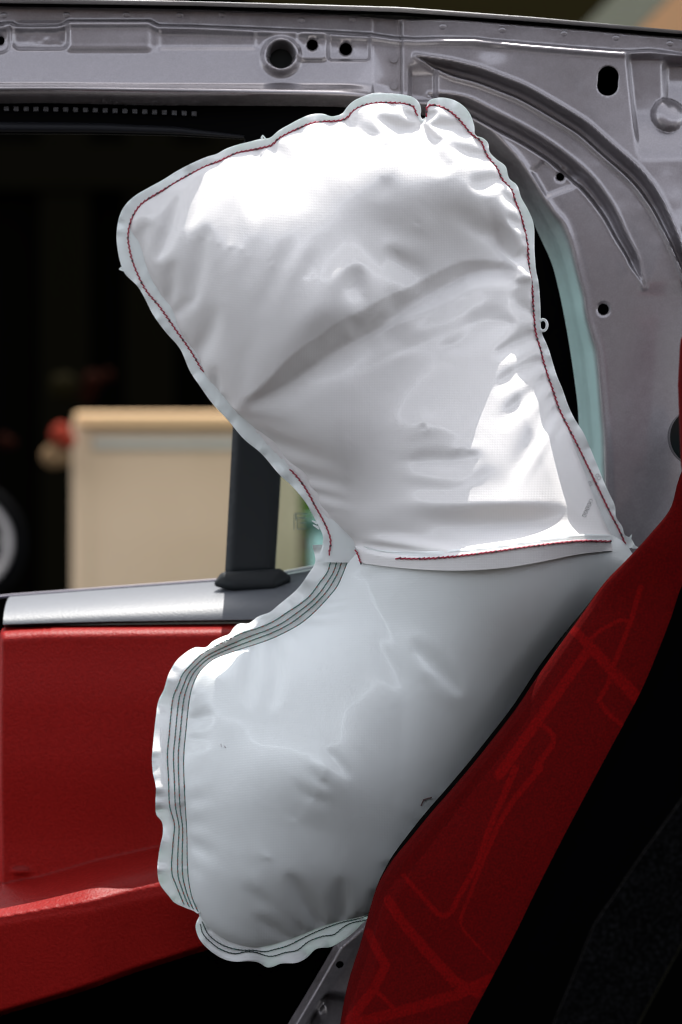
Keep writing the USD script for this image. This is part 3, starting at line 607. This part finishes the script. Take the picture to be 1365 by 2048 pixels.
# rubber plug deep in the ringed hole
t_ = trimesh.creation.cylinder(24 * PX, .006, sections=32); t_.apply_transform(trimesh.transformations.rotation_matrix(math.pi / 2, (1, 0, 0)))
x, z = at(562, 116, YP); obj('hole_plug', (np.array(t_.vertices) + [x, YP + .012, z], np.array(t_.faces)), M['gloss_black'], panel)
# outer skin closing the hollow box, and the roof lip
OLi = OLs + np.where(OLs[:, :1] < 850, [[0, -6.0]], [[5.0, -3.0]])
osk = Polygon(np.vstack([TOPd + [0, -8], [[1500, 1300]], OLi[::-1]])).buffer(0)
PO, FO, _ = grid2d(osk, 14); x, z = at(PO[:, 0], PO[:, 1], YP)
dO, _ = dist_line(PO, OLs)
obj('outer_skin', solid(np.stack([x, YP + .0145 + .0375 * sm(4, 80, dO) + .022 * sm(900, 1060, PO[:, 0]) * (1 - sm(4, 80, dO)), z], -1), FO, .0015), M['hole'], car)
rx_ = np.linspace(-60, 1500, 80); rt = np.interp(rx_, [-60, 0, 200, 400, 600, 800, 1065, 1365, 1500], [-14, -10, -6, -1, 4, 10, 30, 57.5, 70]); rb = np.interp(rx_, [-60, 400, 800, 1065, 1365, 1500], [0, 6.5, 19, 38, 63, 75])
ring = []
for fy, fz in [(.060, -.05), (.060, -.006), (.045, 0), (.012, 0), (.004, .15), (0, .5), (.001, .85), (.006, 1.0), (.02, 1.0), (.05, 1.0)]:
    py = rt + (rb - rt) * max(fz, 0); xx, zz = at(rx_, py, YP - .004); ring.append(np.stack([xx, np.full(80, YP - .004 + fy), zz + (fz if fz < 0 else 0)], -1))
V = np.array(ring); nr, nc = V.shape[:2]
def gridf(nr, nc):
    i = np.arange(nr - 1)[:, None] * nc + np.arange(nc - 1)[None]; i = i.ravel()
    return np.vstack([np.stack([i, i + 1, i + nc + 1], -1), np.stack([i, i + nc + 1, i + nc], -1)])
obj('roof_edge', (V.reshape(-1, 3), gridf(nr, nc)), M['roof_edge'], car, smooth=60)
sx_ = np.linspace(-60, 1500, 60); x, z = at(sx_, np.interp(sx_, rx_, rb) + 2.5, YP)
obj('roof_sealant', tube(np.stack([x, np.full(60, YP + .006), z], -1), .0022, 6), M['hole'], car)

# ---------------------------------------------------------------- rear door: frame, divider, belt cap, trim
yf = 1.8515
outer = np.vstack([[[-80, 190]], OLs[5:] + np.array([0, -12.0]) * (OLs[5:, :1] < 800) + np.array([14.0, 0]) * (OLs[5:, :1] >= 800), [[1215, 1180], [-80, 1230]]])
fr = Polygon(outer).buffer(0)
hole1 = Polygon([(-120, 266), (200, 267), (350, 270), (491, 277), (463, 855), (440, 1300), (-120, 1300)])
hole2 = Polygon(spline(A('585,300 640,285 760,282 860,310 930,370 985,470 1030,600 1060,760 1075,900 1080,1190 560,1190 562,900'), 6, True))
fr = fr.difference(hole1).difference(hole2).difference(shapely.box(430, 620, 580, 1300)).buffer(0); fr = max(getattr(fr, 'geoms', [fr]), key=lambda g: g.area)
fr = fr.intersection(shapely.box(-80, 100, 1400, 1165)); fr = max(getattr(fr, 'geoms', [fr]), key=lambda g: g.area)
PFm, FFm, _ = grid2d(fr, 10); x, z = at(PFm[:, 0], PFm[:, 1], yf)
obj('window_frame', solid(np.stack([x, yf + .036 * sm(720, 900, PFm[:, 0]), z], -1), FFm, .003), M['frame_black'], car)
s = np.linspace(-60, 489, 50); 
tt = np.interp(s, [-60, 200, 350, 489], [243, 246, 253, 271]); tb = np.interp(s, [-60, 200, 350, 489], [266, 267, 270, 277])
rows = [np.stack([at(s, tt + (tb - tt) * f, yf)[0], np.full(50, yf - b), at(s, tt + (tb - tt) * f, yf)[1]], -1) for f, b in ((0, -.004), (0, .002), (.4, .0045), (.8, .003), (1, -.004))]
obj('frame_trim', (np.array(rows).reshape(-1, 3), gridf(5, 50)), M['black_plastic'], car, smooth=60)
M['tab'] = plain('grey_tab', (.05, .05, .056), .5)
for k in range(20):
    px = 13.5 + 19.75 * k; py = 217.5 + .02 * px * (px / 400 + .3)
    x, z = at(px, py, yf); obj('trim_tab', box(x, yf - .001, z, 10.5 * PX, .003, 10 * PX, .0006), M['tab'], car)
# divider between door window and quarter glass
def prism(poly_px, y0, y1, m, name, parent, rnd=0.0, smooth=30):
    P_, F_, _ = grid2d(Polygon(poly_px), 8); x, z = at(P_[:, 0], P_[:, 1], y0)
    dd, _ = dist_line(P_, np.vstack([poly_px, poly_px[:1]])); yy = y0 + rnd * (1 - np.sqrt(np.clip(dd / 14, 0, 1)))
    return obj(name, solid(np.stack([x, yy, z], -1), F_, y1 - y0), m, parent, smooth=smooth)
ydv = 1.932
div = prism(A('449,1156 548,1152 566,860 585,560 604,280 489,273 465,855'), ydv, ydv + .03, M['pillar_black'], 'window_divider', car, .006)
import manifold3d as m3
def blob(pts):
    sph = [m3.Manifold.sphere(r, 20).scale((1, sy, 1)).translate((float(c[0]), float(c[1]), float(c[2]))) for c, r, sy in pts]
    m = m3.Manifold.batch_hull(sph).to_mesh(); return np.array(m.vert_properties[:, :3]), np.array(m.tri_verts)
def pt(px, py, y): return P3(px, py, y).ravel()
obj('divider_foot', blob([(pt(436, 1167, 1.925), .0028, 1), (pt(452, 1160, 1.928), .0065, 1), (pt(470, 1168, 1.925), .006, 1), (pt(545, 1166, 1.925), .006, 1), (pt(556, 1152, 1.93), .006, 1), (pt(572, 1158, 1.93), .004, 1)]), M['pillar_black'], div, smooth=50)
# belt cap
n = 90; u = np.linspace(0, 1, n)
tf = np.stack([20 + 780 * u, np.interp(20 + 780 * u, [20, 100, 220, 430, 560, 640, 800], [1193, 1187, 1178, 1163, 1149, 1134, 1100])], -1)
bn = np.stack([6 + 794 * u, np.interp(6 + 794 * u, [6, 100, 220, 440, 560, 800], [1249, 1246, 1243, 1240, 1239, 1236])], -1)
yfar, ynear = 1.975, 1.893
xa, za = at(tf[:, 0], tf[:, 1], yfar); xb, zb = at(bn[:, 0], bn[:, 1], ynear)
rows = [np.stack([xa, np.full(n, yfar + .004), za - .03], -1)]
for ph in np.linspace(0, np.pi / 2, 14):
    f = math.sin(ph); rows.append(np.stack([xa + (xb - xa) * f, yfar + (ynear - yfar) * f + 0 * xa, zb + (za - zb) * (math.cos(ph) ** 1.15)], -1))
rows.append(np.stack([xb, np.full(n, ynear + .012), zb - .002], -1)); rows.append(np.stack([xb, np.full(n, yfar), zb - .01], -1))
V = np.array(rows); nr = len(rows); f = gridf(nr, n)
caps = np.array([[0, k * n, (k + 1) * n] for k in range(1, nr - 1)] )
obj('belt_cap', (V.reshape(-1, 3), np.vstack([f, caps])), M['cap'], car, smooth=50)
M['seal'] = plain('grey_rubber_seal', (.085, .075, .11), .5)
s = np.linspace(-80, 800, 60); sy_ = np.interp(s, [-80, 0, 20, 100, 220, 430, 560, 640, 800], [1197, 1193, 1190.5, 1184.5, 1175.5, 1160, 1146, 1131, 1096])
x, z = at(s, sy_ + 1, yfar + .012); obj('belt_seal', tube(np.stack([x, np.full(60, yfar + .012), z], -1), .0014, 6), M['seal'], car)
# red door trim with padded top and armrest ledge
YD = 1.902
dp = Polygon(np.vstack([dens(A('2,1258 8,1255 100,1252 300,1250 500,1248 820,1246'), 6, False), dens(A('820,1752 400,1886 150,1965 2,2009'), 6, False)]))
PD, FD, _ = grid2d(dp, 5.0)
def door_d(P):
    x, y = P.T
    top = np.interp(x, [2, 100, 300, 500, 820], [1258, 1252, 1250, 1248, 1246]); h = y - top
    d = .020 * np.sqrt(1 - np.clip(1 - h / 24, 0, 1) ** 2) + .004 * sm(20, 160, h)
    d -= .006 * sm(250, 440, h)
    l1 = np.interp(x, [0, 90, 200, 320, 420, 820], [1766, 1748, 1716, 1688, 1664, 1560]); l2 = np.interp(x, [0, 205, 390, 500, 820], [1806, 1770, 1732, 1706, 1620])
    t = (y - l1) / (l2 - l1)
    d += (.060 - .012 * sm(185, 290, x)) * np.clip(t, 0, 1) ** .85 * (1 - .06 * sm(1.0, 1.3, t)) 
    d += -.010 * np.clip((y - l2) / 230, 0, 1)
    d -= .006 * np.exp(-(np.clip(t - .95, -9, 9) / .25) ** 2)
    bot = np.interp(x, [2, 150, 400, 820], [2009, 1965, 1886, 1752]); d -= .010 * (1 - sm(0, 16, bot - y))
    d -= .010 * (1 - sm(0, 10, x - 2))
    d += .003 * np.exp(-(((x - 48) / 16) ** 2 + ((y - 1736) / 6) ** 2))
    return d
x, z = at(PD[:, 0], PD[:, 1], YD); vd, fd = solid(np.stack([x, YD - door_d(PD), z], -1), FD, .01)
obj('door_trim', (vd, fd), M['door_red'], car, smooth=50)
# quarter glass
gp = shapely.affinity.scale(hole2, 1.03, 1.03); PGl, FGl, _ = grid2d(gp, 40); x, z = at(PGl[:, 0], PGl[:, 1], 1.956)
M['glass'] = mat('quarter_glass', {'f': ('fresnel', dict(IOR=1.45)), 't': ('transparent_bsdf', dict(color=(.82, .90, .88))), 'g': ('glossy_bsdf', dict(roughness=.02, color=(1, 1, 1))), 'm': ('mix_closure', {})},
    [('f.fac', 'm.fac'), ('t.BSDF', 'm.closure1'), ('g.BSDF', 'm.closure2')], surface='m.closure')
gl = obj('quarter_glass', solid(np.stack([x, np.full(len(x), 1.956), z], -1), FGl, .004), M['glass'], car, smooth=False)
M['etch'] = plain('etched_mark', (.16, .24, .23), .7)
for px, py, w_, h_ in [(588.5, 1044, 1.2, 34), (592, 1034, 2, 14), (595, 1046, 1.4, 26), (603, 1027, 28, 1.5), (605, 1036, 16, 2), (606, 1046, 14, 1.6), (604, 1058, 18, 1.4)]:
    x, z = at(px, py, 1.9555); obj('etched_line', box(x, 1.9553, z, w_ * PX, .0004, h_ * PX), M['etch'], gl)
# pillar foot bracket at the sill, black floor and sill behind everything
br = A('760,1800 735,1836 668,1894 652,1922 612,1990 570,2060 520,2140 700,2160 820,2000 820,1800')
brp = Polygon(br).difference(Point(680, 1926).buffer(8))
PB_, FB_, _ = grid2d(brp, 3.5)
def br_d(P):
    x, y = P.T
    edge = np.interp(y, [1800, 1836, 1894, 1922, 1990, 2060, 2140], [760, 735, 668, 652, 612, 570, 520]); e = (x - edge) * .86
    d = .010 * sm(0, 12, e) + .002 * np.exp(-((e - 13) / 5) ** 2) - .004 * sm(16, 40, e)
    d -= .014 * sm(1975, 2000, y - .15 * (x - 640)) * sm(24, 40, e)
    d += .008 * np.exp(-((x - 640) / 9) ** 2 - ((y - 2030) / 16) ** 2)
    return d
x, z = at(PB_[:, 0], PB_[:, 1], 1.86); obj('sill_bracket', solid(np.stack([x, 1.86 - br_d(PB_), z], -1), FB_, .0016), M['paint'], car, smooth=40)
sl = box(0.05, 2.03, .62, 1.6, .10, .36); obj('door_sill', sl, M['floor_black'], car)
obj('cabin_floor', box(.05, 1.10, .44, 2.4, 1.8, .02), M['floor_black'], car)

# ---------------------------------------------------------------- the red front seat
seat = thing('upholstered_seat', 'dark red woven car seat with black side, its backrest against the airbag', 'car seat')
Lp = A('1440,840 1385,900 1358,960 1344,1012 1300,1070 1255,1119 1208,1168 1172,1219 1132,1274 1082,1344 1032,1419 982,1484 942,1534 890,1595 867,1621 822,1676 782,1726 754,1776 737,1831 722,1886 697,1966 683,2036 672,2120 664,2220')
Rp = A('1560,900 1530,960 1490,1010 1450,1060 1420,1100 1392,1135 1365,1172 1342,1238 1318,1300 1286,1376 1250,1445 1216,1508 1186,1564 1152,1628 1134,1662 1098,1732 1066,1796 1040,1850 1012,1905 984,1958 952,2018 926,2066 890,2130 850,2220')
n = 420; tL = spline(Lp, 2); 
q_ = np.linspace(0, len(Lp) - 1, n); from scipy.interpolate import PchipInterpolator
k_ = np.arange(len(Lp)); Lq = np.stack([PchipInterpolator(k_, Lp[:, j])(q_) for j in (0, 1)], -1); Rq = np.stack([PchipInterpolator(k_, Rp[:, j])(q_) for j in (0, 1)], -1)
us = np.linspace(0, 1, 110)
pp = Lq[:, None] + (Rq - Lq)[:, None] * us[None, :, None]
yy = np.interp(us, [0, .03, .08, .16, .3, .6, .9, 1], [1.712, 1.706, 1.702, 1.699, 1.696, 1.690, 1.684, 1.682]); wd_ = np.clip(np.hypot(*(Rq - Lq).T) / 270, .2, 1)[:, None]; yy = 1.682 + (yy[None] - 1.682) * wd_ * (1 - .75 * (1 - sm(1060, 1220, Lq[:, 1]))[:, None]) + 0 * pp[..., 0]
yy = yy - .002 * np.sin(np.pi * us)[None] 
V = P3(pp[..., 0], pp[..., 1], yy); band = np.zeros(pp.shape[:2])
Q = pp.reshape(-1, 2)
for line, w0, w1 in [('1032,1536 982,1651 952,1736 920,1790 905,1822 890,1834 876,1828 807,1751', 9, 6), ('1082,1536 1027,1601 997,1651 967,1721 942,1786 922,1836 923,1852 935,1870 987,1926', 9, 2), ('777,1801 802,1841 852,1901 912,1966 955,1985', 13, 15), ('700,2050 832,2016 912,1991 985,1958', 15, 15),
                     ('700,2040 747,1981 772,1931 757,1906 737,1866', 14, 11), ('757,1986 800,2030', 6, 6), ('1280,1402 1227,1344 1182,1294 1150,1262', 18, 12), ('1182,1294 1132,1364 1082,1434 1032,1504 1000,1550', 13, 14), ('1077,1444 1098,1460 1108,1472 1106,1490 1072,1536', 6, 9),
                     ('1250,1456 1215,1425 1198,1402 1217,1369 1227,1334 1262,1244 1282,1174', 6, 7), ('1262,1244 1240,1240 1200,1262 1170,1290', 5, 5)]:
    l_ = A(line); tot = np.hypot(*np.diff(l_, axis=0).T).sum(); d, s = dist_line(Q, l_); w = .72 * w0 + .72 * (w1 - w0) * np.clip(s / tot, 0, 1)
    band = np.maximum(band, (1 - sm(-2.0, 2.0, d - w)).reshape(band.shape))
nr, nc = V.shape[:2]
obj('seat_cover', (V.reshape(-1, 3), gridf(nr, nc)), M['seat_red'], seat, smooth=True, attr={'band': band.ravel() * .5})
Rv = pp[:, -1]; cols = []
for off, y in [((0, 0), 1.682), ((6, 1), 1.679), ((14, 3), 1.680), ((60, 12), 1.677), ((300, 60), 1.667), ((700, 160), 1.675)]:
    cols.append(P3(Rv[:, 0] + off[0], Rv[:, 1] + off[1], y))
V2 = np.stack(cols, 1); obj('seat_side', (V2.reshape(-1, 3), gridf(n, len(cols))), M['seat_black'], seat, smooth=60)
ext = 9 * sm(6, 9, q_) * (1 - sm(14.5, 17.5, q_)); nrm = np.array([-.8, -.55])  # black edge widened here: shade of the gap beside the bag, as colour
cols = []
for k, (a_, y) in enumerate([(0, 1.712), (.5, 1.718), (1, 1.738), (.4, 1.775), (-1.5, 1.80), (-6, 1.81)]):
    p_ = Lq + nrm * (ext * a_ if a_ > 0 else 12 * a_ + 0 * ext)[:, None]; cols.append(P3(p_[:, 0], p_[:, 1], y))
V3 = np.stack(cols, 1); obj('seat_edge_shade', (V3.reshape(-1, 3), gridf(n, len(cols))), M['seat_black'], seat, smooth=60)
sr = 34 * PX
obj('headrest', blob([(pt(1398, 690, 1.64), sr, 1), (pt(1394, 770, 1.64), sr, 1), (pt(1400, 930, 1.64), sr, 1), (pt(1600, 700, 1.60), sr, 1), (pt(1600, 930, 1.60), sr, 1)]), M['seat_red'], seat, smooth=50)
# belt guide behind the headrest
guide = thing('belt_guide', 'round glossy black seat belt guide behind the red seat at the right edge', 'belt guide')
prof = [(0, -.004), (.012, -.005), (.0145, -.011), (.0195, -.0125), (.0215, -.006), (.0215, .008), (0, .008)]
t_ = trimesh.creation.revolve(np.array(prof)[::-1], sections=48); t_.apply_transform(trimesh.transformations.rotation_matrix(math.pi / 2, (1, 0, 0)))
c_ = pt(1396, 874, 1.80); vv = np.array(t_.vertices); obj('guide_ring', (vv + c_, np.array(t_.faces)), M['gloss_black'], guide, smooth=40)
b_ = trimesh.creation.cylinder(.006, .03, sections=24); b_.apply_transform(trimesh.transformations.rotation_matrix(math.pi / 2, (1, 0, 0))); obj('guide_bolt', (np.array(b_.vertices) + c_ + [0, .02, 0], np.array(b_.faces)), M['black_plastic'], guide)
# carpeted panel nearest to the camera
cp = thing('carpeted_panel', 'speckled black carpeted panel with a thin tan edge in the lower right corner', 'carpet panel')
cpoly = A('1420,1520 1365,1600 1292,1700 1190,1850 1108,2050 1080,2150 1240,2150 1278,2048 1330,1952 1375,1870 1430,1780')
P_, F_, _ = grid2d(Polygon(cpoly), 8); x, z = at(P_[:, 0], P_[:, 1], 1.50); yy = 1.50 + .003 * n2(P_, 30, 3)
obj('carpet', solid(np.stack([x, yy, z], -1), F_, .003), M['carpet'], cp, smooth=60)
l_ = dens(A('1240,2150 1278,2048 1330,1952 1375,1870 1430,1780'), 8, False); obj('edge_binding', tube(P3(l_[:, 0], l_[:, 1], 1.50), .0006, 6), M['piping'], cp, smooth=60)
print('car', time.time() - T0)

# ---------------------------------------------------------------- ground and far background
g = usdkit.mesh(stage, '/World/ground', (np.array([[-60, -40, 0], [60, -40, 0], [60, 90, 0], [-60, 90, 0]], float), np.array([[0, 1, 2], [0, 2, 3]])), M['asphalt']); tag(g, 'dark asphalt ground', kind='structure')
yw = 8.0
wall = thing('dark_building_wall', 'almost black wall of a building far behind the car', 'wall')
obj('wall_surface', box(0, yw + .25, 2.6, 14, .5, 5.2), M['wall'], wall)
for px in (130, 300, 470, 900, 1010): x, z = at(px, 300, yw - .05); obj('wall_post', box(x, yw - .03, 2.6, .16, .06, 5.2), M['olive'], wall)
x, z = at(200, 332, yw - .06); obj('wall_rail', box(0, yw - .05, z, 12, .05, .15), M['olive'], wall)
x, z = at(200, -30, yw); obj('wall_board', box(1.4, yw - .1, z + .05, 3.4, .04, .6), plain('olive_board', (.012, .0095, .003), .9, specular_ior_level=.02), wall)
cab = thing('cream_cabinet', 'out of focus cream cabinet behind the door window with a grey stripe under its top', 'cabinet')
yc = 5.0; sc = WID / 1365 * yc / D
def cbox(x0, y0, x1, y1, ya, yb, m, name, parent, r=0.0):
    xa, za = at(x0, y0, ya); xb, zb = at(x1, y1, ya); return obj(name, box((xa + xb) / 2, (ya + yb) / 2, (za + zb) / 2, xb - xa, yb - ya, za - zb, r), m, parent)
x0, zt = at(158, 850, yc); x1, _ = at(596, 850, yc)
obj('cabinet_body', box((x0 + x1) / 2, yc + .3, zt / 2, x1 - x0, .6, zt, .015), M['cream'], cab)
cbox(148, 824, 600, 852, yc - .02, yc + .62, plain('tan_board', (.62, .40, .20), .7), 'cabinet_top', cab, .008)
cbox(186, 876, 590, 896, yc - .006, yc + .01, plain('grey_stripe', (.30, .29, .24), .7), 'stripe', cab)
xk, zk = at(166, 832, yc); obj('corner_post', box(xk, yc + .02, zk / 2, .05, .05, zk, .02), M['cream'], cab)
def lump(name, label, cat_, spots, y, m, seed):
    t = thing(name, label, cat_)
    for k, (px, py, r, mm) in enumerate(spots):
        ms = trimesh.creation.icosphere(3, 1.0); v = np.array(ms.vertices); c = pt(px, py, y)
        v = v * (1 + .25 * (meshkit.fbm(v * 1.6 + seed + k, 3, seed) - .5))[:, None] * r * WID / 1365 * y / D + c
        obj('cloth', (v, np.array(ms.faces)), mm, t, smooth=True)
    return t
red_c, tan_c, ol_c, ru_c = plain('red_cloth', (.16, .018, .008), .9, specular_ior_level=.1), plain('tan_cloth', (.13, .08, .04), .9, specular_ior_level=.1), plain('olive_cloth', (.0045, .0035, .0008), .9, specular_ior_level=.02), plain('rust_cloth', (.008, .0016, .0006), .9, specular_ior_level=.02)
lump('cloth_bundle', 'blurred red and tan cloth bundle hanging beside the cream cabinet', 'cloth bundle', [(122, 868, 22, red_c), (134, 880, 18, red_c), (106, 912, 24, tan_c), (126, 915, 18, tan_c)], 4.95, None, 3)
lump('dark_bundle', 'dim olive and rust coloured cloth bundle above the cream cabinet', 'cloth bundle', [(128, 775, 30, ol_c), (185, 762, 20, ru_c), (175, 790, 16, ru_c), (215, 750, 12, ru_c)], 6.0, None, 8)
lump('red_rag', 'dim dark red rag at the left edge of the window', 'rag', [(8, 882, 14, ru_c), (24, 886, 10, ru_c)], 5.5, None, 12)
# trolley wheel at the left edge
wh = thing('spoked_wheel', 'grey wheel rim cut by the left edge behind the window', 'wheel')
yv = 4.2; c0 = pt(-72, 1085, yv); sv = WID / 1365 * yv / D
a = np.linspace(0, 2 * np.pi, 49)[:-1]
ringp = lambda r: c0 + np.stack([r * sv * np.cos(a), 0 * a, r * sv * np.sin(a)], -1)
obj('rim', tube(ringp(90), 9 * sv, 8, True), plain('grey_rim', (.30, .28, .27), .4), wh, smooth=60)
obj('tyre', tube(ringp(112), 13 * sv, 8, True), M['frame_black'], wh, smooth=60)
obj('hub', box(c0[0], yv, c0[2], 24 * sv, .05, 24 * sv, .01), M['frame_black'], wh)
for k in range(8):
    d_ = np.array([math.cos(k * math.pi / 4), 0, math.sin(k * math.pi / 4)]); obj('spoke', tube(np.array([c0 + d_ * 8 * sv, c0 + d_ * 50 * sv, c0 + d_ * 88 * sv]), 2.5 * sv, 5), plain('spoke_%d' % k, (.10, .10, .10), .5) if k == 0 else stage.GetPrimAtPath('/World/Looks/spoke_0').GetPath(), wh)
# shrub and pale bin seen through the quarter glass
rng = np.random.default_rng(7)
sh = thing('green_shrub', 'small green shrub behind the quarter glass', 'shrub')
cs = pt(606, 990, 5.3); vs = []
for k in range(260):
    c = cs + rng.normal(0, 1, 3) * [.045, .05, .06]; d1 = rng.normal(0, 1, 3); d1 /= np.linalg.norm(d1); d2 = np.cross(d1, rng.normal(0, 1, 3)); d2 /= np.linalg.norm(d2)
    vs.append((np.array([c - d1 * .03, c + d2 * .012, c + d1 * .03, c - d2 * .012]), np.array([[0, 1, 2], [0, 2, 3]])))
obj('crown', cat(vs), mat('leaf', {'d': ('diffuse_bsdf', dict(color=(.10, .22, .02))), 't': ('translucent_bsdf', dict(color=(.16, .32, .03))), 'm': ('mix_closure', dict(fac=.4))}, [('d.BSDF', 'm.closure1'), ('t.BSDF', 'm.closure2')], surface='m.closure'), sh, smooth=False, kind='stuff')
obj('trunk', tube(np.array([[cs[0], cs[1], 0], [cs[0] + .02, cs[1], .5], [cs[0], cs[1], cs[2]]]), .015, 6), plain('bark', (.10, .07, .04), .9), sh)
bn_ = thing('pale_bin', 'pale teal bin standing behind the quarter glass', 'bin')
xb, zb = at(612, 1052, 4.6); obj('bin_body', box(xb + .22, 4.75, zb / 2, .42, .3, zb, .02), plain('pale_teal', (.40, .60, .56), .5), bn_)
obj('bin_lid', box(xb + .22, 4.75, zb + .008, .44, .32, .03, .01), plain('teal_lid', (.05, .13, .11), .5), bn_)
# slanting boards beyond the roof, top right
for nm, lab, (ax, ay, bx, by), w_, col, yq in (('slanted_board', 'pale grey green slanted board beyond the roof edge', (1185, 90, 1315, -40), .05, (.11, .11, .075), 6.0), ('slanted_board', 'orange tan slanted board beyond the roof edge at the corner', (1285, 100, 1415, -40), .06, (.34, .18, .08), 6.4)):
    p0, p1 = pt(ax, ay, yq), pt(bx, by, yq); t = tag(UsdGeom.Xform.Define(stage, path(nm)), lab, 'board')
    d_ = (p1 - p0); ln = np.linalg.norm(d_); d_ /= ln; up = np.array([-d_[2], 0, d_[0]]); p0 = p0 - d_ * 1.0; 
    c8 = np.array([p0 + d_ * (ln + 2.0) * i + up * w_ * j + np.array([0, .06 * k, 0]) for i in (0, 1) for j in (-1, 1) for k in (0, 1)])
    h = trimesh.convex.convex_hull(c8); obj('plank', (np.array(h.vertices), np.array(h.faces)), plain(nm + '_%d' % int(yq * 10), col, .8), t)
print('all', time.time() - T0)

# added building, out of view, to shade the car front and show in the paint
fa = thing('added_facing_building', 'added unseen dark brown building front behind the viewer that shades the car', 'building')
fb_ = mat('brown_render', {'g': ('texture_coordinate', {}), 'n': ('noise_texture', dict(scale=.8, detail=4.0)), 'r': ('rgb_ramp', {'ramp': [(.3, (.06, .045, .04)), (.7, (.11, .08, .07))]}), 'p': ('principled_bsdf', dict(roughness=.9))}, [('g.object', 'n.vector'), ('n.fac', 'r.fac'), ('r.color', 'p.base_color')])
obj('added_facade', box(0, -5.3, 1.95, 24, .6, 3.9), fb_, fa)
for k in range(7):
    obj('window', box(-9 + 3 * k, -4.985, 2.2, 1.1, .04, 1.6), M['gloss_black'], fa)
